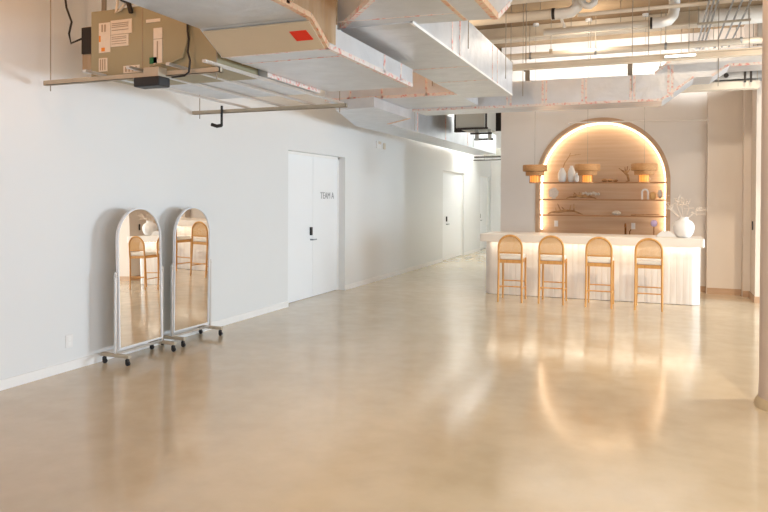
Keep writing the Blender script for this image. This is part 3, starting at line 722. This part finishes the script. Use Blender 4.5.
# trapeze: two long struts on rods with rails between them carrying the unit and filter box
for yy, x0, x1, lb, ends in ((4.35, -4.88, -3.08, 'front horizontal strut channel carrying the olive unit', (-4.82, -3.12)), (6.48, -4.97, -3.02, 'rear horizontal strut channel near the mirrors, hung on rods', (-4.88, -3.1))):
    q = thing('strut_channel', lb, 'strut', (x0, yy, 2.55), 'trapeze struts')
    bm = new(); box(bm, x0, x1, yy-.02, yy+.02, 2.55, 2.555); box(bm, x0, x1, yy-.02, yy-.015, 2.55, 2.59); box(bm, x0, x1, yy+.015, yy+.02, 2.55, 2.59); box(bm, x1-.006, x1, yy-.02, yy+.02, 2.55, 2.59)
    obj('channel', bm, 'strut', q)
    rods(q, [(e, yy) for e in ends], 2.5)
for x, lb in ((-4.24, 'leftmost'), (-3.80, 'second'), (-3.42, 'third'), (-3.09, 'rightmost')):
    bm = new(); box(bm, x-.016, x+.016, 4.15, 6.52, 2.592, 2.612)
    tag(obj('strut_channel', bm, 'chrome'), '%s of four long steel rails lying across the two struts under the olive unit' % lb, 'strut', 'rails under the air handler')
t = thing('filter_box', 'flat grey box behind the olive unit, red tape on its side', 'air duct', (-3.8, 5.8, 2.63))
obj('duct_body', mk(box, -4.22, -3.05, 4.96, 5.92, 2.616, 3.1), 'foil', t)
obj('tape', mk(box, -3.05, -3.044, 4.96, 5.92, 2.618, 2.69), 'tape', t)
t = thing('drain_elbow', 'small dark drain elbow hanging under the rear strut', 'pipe', (-4.6, 6.4, 2.43))
obj('drop_pipe', mk(tube, [(-4.55, 6.44, 2.63), (-4.55, 6.44, 2.40)], .014, 8), 'black', t)
obj('nozzle', mk(tube, [(-4.55, 6.44, 2.41), (-4.60, 6.42, 2.40), (-4.66, 6.40, 2.42)], .02, 10), 'dark', t, smooth=True)

# ------------------------------------------------------------------ second air handler over the corridor
t = thing('air_handler', 'grey air handling unit in the dark gap beyond the cross duct', 'air handler', (-3.1, 12.5, 2.9))
obj('cabinet', mk(box, -3.40, -2.86, 12.0, 12.9, 2.88, 3.25), 'ahu_grey', t, bevel=.01)
bm = new(); bar(bm, (-3.36, 11.97, 2.86), (-2.80, 11.97, 2.86), .05, .03); obj('support_rail', bm, 'dark', t); obj('support_rail', mk(bar, (-3.2, 12.3, 2.80), (-2.8, 12.3, 2.80), .05, .03), 'dark', t)
bm = new(); 
for x in (-2.83,): tube(bm, [(x, 11.97, 2.85), (x, 11.97, CZ)], .018, 8)
obj('support_post', bm, 'dark', t)
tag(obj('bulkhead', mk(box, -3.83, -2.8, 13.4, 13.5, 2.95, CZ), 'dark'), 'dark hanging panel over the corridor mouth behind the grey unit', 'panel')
t = thing('duct_support', 'dark bracket with two short posts below the grey corridor unit', 'bracket', (-3, 12.6, 2.6))
obj('bar', mk(bar, (-3.15, 12.4, 2.70), (-2.80, 12.4, 2.70), .04, .03), 'dark', t)
for x in (-3.1, -2.86): obj('post', mk(box, x-.03, x+.03, 12.36, 12.44, 2.68, 2.88), 'ahu_grey', t)
t = thing('ceiling_box', 'pale box and pipes hung at the far end of the corridor', 'ceiling unit', (-4.6, 20, 2.9))
obj('box', mk(box, -4.72, -4.1, 19.7, 20.2, 2.86, 3.06), 'ahu_grey', t, bevel=.01)
bm = new(); tube(bm, [(-4.98, 19.6, 2.82), (-3.0, 19.6, 2.82)], .02, 8); tube(bm, [(-4.98, 19.5, 2.72), (-3.0, 19.5, 2.74)], .015, 8); obj('pipe', bm, 'dark', t)
rods(t, [(-4.7, 19.7), (-3.6, 19.6), (-4.15, 19.7)], 2.74)

# ------------------------------------------------------------------ beams and pipes, upper right
def beam(y, z0, z1, x0, x1, d, lb, name='ceiling_beam', m='beam', fl=True):
    bm = new()
    if fl: box(bm, x0, x1, y-d/2, y+d/2, z0, z0+.03); box(bm, x0, x1, y-.02, y+.02, z0+.03, z1)
    else: box(bm, x0, x1, y-d/2, y+d/2, z0, z1)
    tag(obj(name, bm, m), lb, 'beam'); 
beam(8.9, 4.17, CZ, -2.6, 7, .22, 'nearest cream ceiling beam above the middle duct')
beam(11.5, 4.27, CZ, -4.9, 7, .26, 'farther cream ceiling beam above the bar')
bm = new(); box(bm, -1.9, 7, 8.98, 9.02, 3.30, 3.37); box(bm, -1.9, 7, 8.96, 9.04, 3.295, 3.31); box(bm, -1.9, 7, 8.96, 9.04, 3.36, 3.375)
t = thing('steel_rail', 'cream horizontal steel beam just above the cross duct', 'beam', (0, 9, 3.3)); obj('beam', bm, 'beam', t); rods(t, [(-1.6, 9), (-.1, 9), (1.0, 9)], 3.37)
t = thing('pipe', 'long cream pipe between the upper beam and lower rail', 'pipe', (0, 11, 3.88))
obj('pipe_run', mk(tube, [(-4.9, 11, 3.90), (7, 11, 3.86)], .05, 14), 'pipe', t, smooth=True)
for x in (-1.9, -.9, .1, 1.1): obj('clamp', mk(tube, [(x-.001, 11, 3.89), (x+.03, 11, 3.888)], .056, 14), 'steel', t)
rods(t, [(-1.9, 11), (-.885, 11), (.115, 11), (1.115, 11)], 3.93)
# insulated pipe with white elbow
t = thing('pipe', 'thick insulated pipe ending in a white wrapped elbow near the ceiling', 'pipe', (-1.5, 9.5, 4.12))
obj('pipe_run', mk(tube, [(-2.6, 9.5, 4.125), (-1.35, 9.5, 4.13)], .068, 16), 'beam', t, smooth=True)
obj('elbow', mk(tube, [(-1.35, 9.5, 4.12), (-1.2, 9.5, 4.12), (-1.08, 9.5, 4.13), (-1.01, 9.5, 4.19), (-1.0, 9.5, 4.27), (-1.0, 9.5, CZ)], .075, 18), 'pvc', t, smooth=True)
obj('collar', mk(tube, [(-1.34, 9.5, 4.125), (-1.30, 9.5, 4.125)], .08, 18), 'dark', t)
obj('drain_stub', mk(tube, [(-1.22, 9.5, 4.06), (-1.17, 9.48, 3.93)], .02, 10), 'pvc', t, smooth=True)
rods(t, [(-2.0, 9.5), (-1.5, 9.5)], 4.15)
t = thing('pipe', 'short white curved pipe beside the wrapped elbow', 'pipe', (-.85, 9.4, 4.2))
obj('pipe_run', mk(tube, [(-.93, 9.4, CZ), (-.93, 9.4, 4.22), (-.89, 9.4, 4.17), (-.83, 9.4, 4.16), (-.78, 9.4, 4.2), (-.77, 9.4, 4.26), (-.77, 9.4, CZ)], .045, 14), 'pvc', t, smooth=True)
t = thing('pipe', 'thin cream pipe running right from the wrapped elbow', 'pipe', (0, 9.5, 4.07)); obj('pipe_run', mk(tube, [(-1.0, 9.5, 4.08), (7, 9.5, 4.10)], .027, 12), 'pipe', t, smooth=True); rods(t, [(-.3, 9.5), (.6, 9.5), (1.4, 9.5)], 4.1)
t = thing('pipe', 'white wrapped pipe with upturned elbow left of the conduits', 'pipe', (0, 10.5, 4.15))
obj('pipe_run', mk(tube, [(-1.6, 10.5, 4.13), (-.1, 10.5, 4.13)], .05, 14), 'pipe', t, smooth=True)
obj('elbow', mk(tube, [(-.1, 10.5, 4.13), (.05, 10.5, 4.13), (.15, 10.5, 4.15), (.2, 10.5, 4.21), (.22, 10.5, 4.3), (.22, 10.5, CZ)], .075, 18), 'pvc', t, smooth=True)
obj('collar', mk(tube, [(-.10, 10.5, 4.13), (-.07, 10.5, 4.13)], .082, 18), 'dark', t); rods(t, [(-1.2, 10.5), (-.5, 10.5)], 4.15)
t = thing('pipe', 'large pale pipe at the top right behind the conduits', 'pipe', (1, 11, 4.2))
obj('pipe_run', mk(tube, [(.55, 10.9, 4.22), (7, 10.9, 4.22)], .12, 20), 'pvc', t, smooth=True); rods(t, [(.7, 10.9), (1.5, 10.9), (3, 10.9)], 4.3)
# conduits running toward the camera
for k, x in enumerate((.58, .63, .68, .85, .95, 1.05)):
    tag(obj('conduit', mk(tube, [(x, 7.5, 4.02), (x, 12.0 if k > 2 else 12.7, 4.02)], .013, 8), 'steel', smooth=True), 'thin steel conduit running overhead toward the camera at top right', 'conduit', 'steel conduits at top right')
for y in (8.6, 10.2, 11.7):
    q = thing('conduit_hanger', 'steel trapeze bar under the conduits at top right', 'strut', (.8, y, 4.0), 'conduit hangers')
    obj('bar', mk(box, .5, 1.15, y-.02, y+.02, 3.98, 4.006), 'strut', q); rods(q, [(.52, y), (1.12, y)], 3.98)
# galvanised duct at the far right above the beige wall
t = thing('supply_duct', 'bare galvanised duct high above the beige wall at right', 'air duct', (1.5, 11.75, 3.4))
obj('duct_body', mk(box, .50, 5, 11.60, 11.90, 3.44, 3.70), 'steel', t)
bm = new(); box(bm, 1.22, 1.25, 11.58, 11.6, 3.38, 3.72); box(bm, 1.30, 1.33, 11.58, 11.6, 3.38, 3.72); obj('strap', bm, 'dark', t)
bm = new(); tube(bm, [(.98, 11.585, 3.50), (.98, 11.6, 3.50)], .035, 16); obj('port', bm, 'dark', t)
rods(t, [(.8, 11.58), (1.4, 11.58)], 3.4)
t = thing('ceiling_beam', 'cream beam directly under the galvanised duct at right', 'beam', (1, 11.8, 3.33)); obj('beam', mk(box, .3, 1.44, 11.66, 11.84, 3.30, 3.42), 'beam', t); rods(t, [(.35, 11.75)], 3.42); rods(t, [(1.38, 11.92)], 3.42)
# extra hanging rods with small clips seen against the bright wall
for k, (x, y, zb) in enumerate(((-1.98, 9.9, 3.55), (-1.80, 10.1, 3.5), (-1.55, 10.9, 3.9), (-.98, 11.2, 3.75), (.05, 11.3, 3.6), (.42, 10.7, 3.62))):
    q = thing('hanger_rod', 'thin vertical hanger rod between the ceiling and pipes at upper right', 'rod', (x, y, zb), 'hanger rods at upper right')
    obj('rod', mk(tube, [(x, y, zb), (x, y, CZ)], .0055, 6), 'rod', q); obj('clip', mk(box, x-.025, x+.025, y-.02, y+.02, zb-.02, zb+.05), 'dark' if k % 2 else 'strut', q)

# ------------------------------------------------------------------ lamps
t = thing('tube_light', 'bright short tube light over the stepping end of the cross duct', 'light', (.25, 8.93, 3.33))
obj('housing', mk(box, .08, .43, 8.925, 8.958, 3.315, 3.345), 'white_metal', t); obj('tube', mk(tube, [(.09, 8.915, 3.33), (.42, 8.915, 3.33)], .011, 10), 'tube', t)
t = thing('corridor_light', 'linear ceiling light in the white corridor', 'light', (-3.9, 17, 3.4))
obj('diffuser', mk(box, -3.5, -3.3, 15.5, 19.5, 4.1, 4.14), 'hall', t); rods(t, [(-3.4, 16), (-3.4, 19)], 4.14)

def area(name, loc, rot, sx, sy, power, col):
    l = bpy.data.lights.new(name, 'AREA'); l.shape = 'RECTANGLE'; l.size = sx; l.size_y = sy; l.energy = power; l.color = col
    o = bpy.data.objects.new(name, l); COL.objects.link(o); o.location = loc; o.rotation_euler = rot; return o
def spot(name, loc, target, power, col, ang, blend=.6, r=.06):
    l = bpy.data.lights.new(name, 'SPOT'); l.energy = power; l.color = col; l.spot_size = math.radians(ang); l.spot_blend = blend; l.shadow_soft_size = r
    o = bpy.data.objects.new(name, l); COL.objects.link(o); o.location = loc
    o.rotation_euler = (Vector(target)-Vector(loc)).to_track_quat('-Z', 'Y').to_euler(); return o
def point(name, loc, power, col, r=.1):
    l = bpy.data.lights.new(name, 'POINT'); l.energy = power; l.color = col; l.shadow_soft_size = r
    o = bpy.data.objects.new(name, l); COL.objects.link(o); o.location = loc; return o
# daylight through the window openings
DAY = (.68, .85, 1.0)
for a, b in wy: area('window_daylight', (6.98, (a+b)/2, 1.37), (0, PI/2, 0), 1.65, b-a-.1, (480 if a > 6 else 125), DAY)
for a, b in wx: area('window_daylight', ((a+b)/2, -5.08, 1.55), (PI/2, 0, 0), b-a-.1, 2.0, 45, (.98, .97, .97))
# warm bulbs up among the ducts
WARM = (1, .68, .40)
point('warm_bulb', (-3.9, 2.4, 4.1), 46, (1, .42, .13), .12)
point('warm_bulb', (-1.9, 3.4, 4.1), 36, (1, .62, .32), .12)
point('warm_bulb', (.6, 5.5, 4.1), 50, (1, .8, .58), .12)
point('warm_bulb', (-2.9, 9.0, 4.0), 18, (1, .75, .5), .12)
for ux in (-2.0, -.6, .6): spot('wall_band_fill', (ux, 12.0, 3.75), (ux, 12.9, 4.3), 55, (.92, .97, 1), 125)  # added spots without fixtures, whitening the upper band of the back wall
point('beam_fill', (-1.0, 10.8, 4.1), 16, (1, .88, .72), .1)  # added point light, no fixture; brightens the cream beams
point('beam_fill', (.8, 8.0, 4.1), 10, (1, .86, .68), .1)  # second added beam brightener, nearer the camera
spot('fill_spot', (.2, 10.2, 4.3), (-.2, 11.2, .5), 75, (1, .90, .76), 70)  # added spot without a fixture, brightening bar front and stools
spot('fill_spot', (-1.8, 10.2, 4.3), (-1.8, 11.2, .5), 80, (1, .90, .76), 70)  # its added partner for the left half of the bar
spot('fill_spot', (2.6, 7.0, 4.3), (1.8, 9.0, 0), 480, (1, .84, .64), 100)  # added spot, no fixture, to lighten the floor on the right
spot('fill_spot', (1.3, 10.3, 4.2), (1.15, 12.8, 1.2), 90, (1, .86, .70), 55)  # added to lighten the beige wall at right
spot('fill_spot', (1.5, 2.5, 4.3), (1.2, 4.6, 0), 560, (1, .86, .68), 105)  # added spot, no fixture, to brighten the foreground floor

# world
W = bpy.data.worlds.new('world'); S.world = W; W.use_nodes = True
bg = W.node_tree.nodes['Background']; bg.inputs[0].default_value = (.90, .95, 1, 1); bg.inputs[1].default_value = .8

# ------------------------------------------------------------------ camera
cam = bpy.data.cameras.new('camera'); co = bpy.data.objects.new('camera', cam); COL.objects.link(co)
co.location = (0, 0, 1.6)
yaw, pitch, roll = math.radians(21.8), math.radians(.5), math.radians(.3)
R = Matrix.Rotation(yaw, 4, 'Z') @ Matrix.Rotation(PI/2-pitch, 4, 'X') @ Matrix.Rotation(roll, 4, 'Z')
co.rotation_euler = R.to_euler()
cam.sensor_width = 36; cam.lens = 680/768*36; cam.shift_y = -(256-204)/768; cam.clip_start = .05
S.camera = co
S.view_settings.view_transform = 'Standard'; S.view_settings.look = 'None'; S.view_settings.gamma = 1; S.view_settings.use_curve_mapping = False
S.view_settings.exposure = 0.05
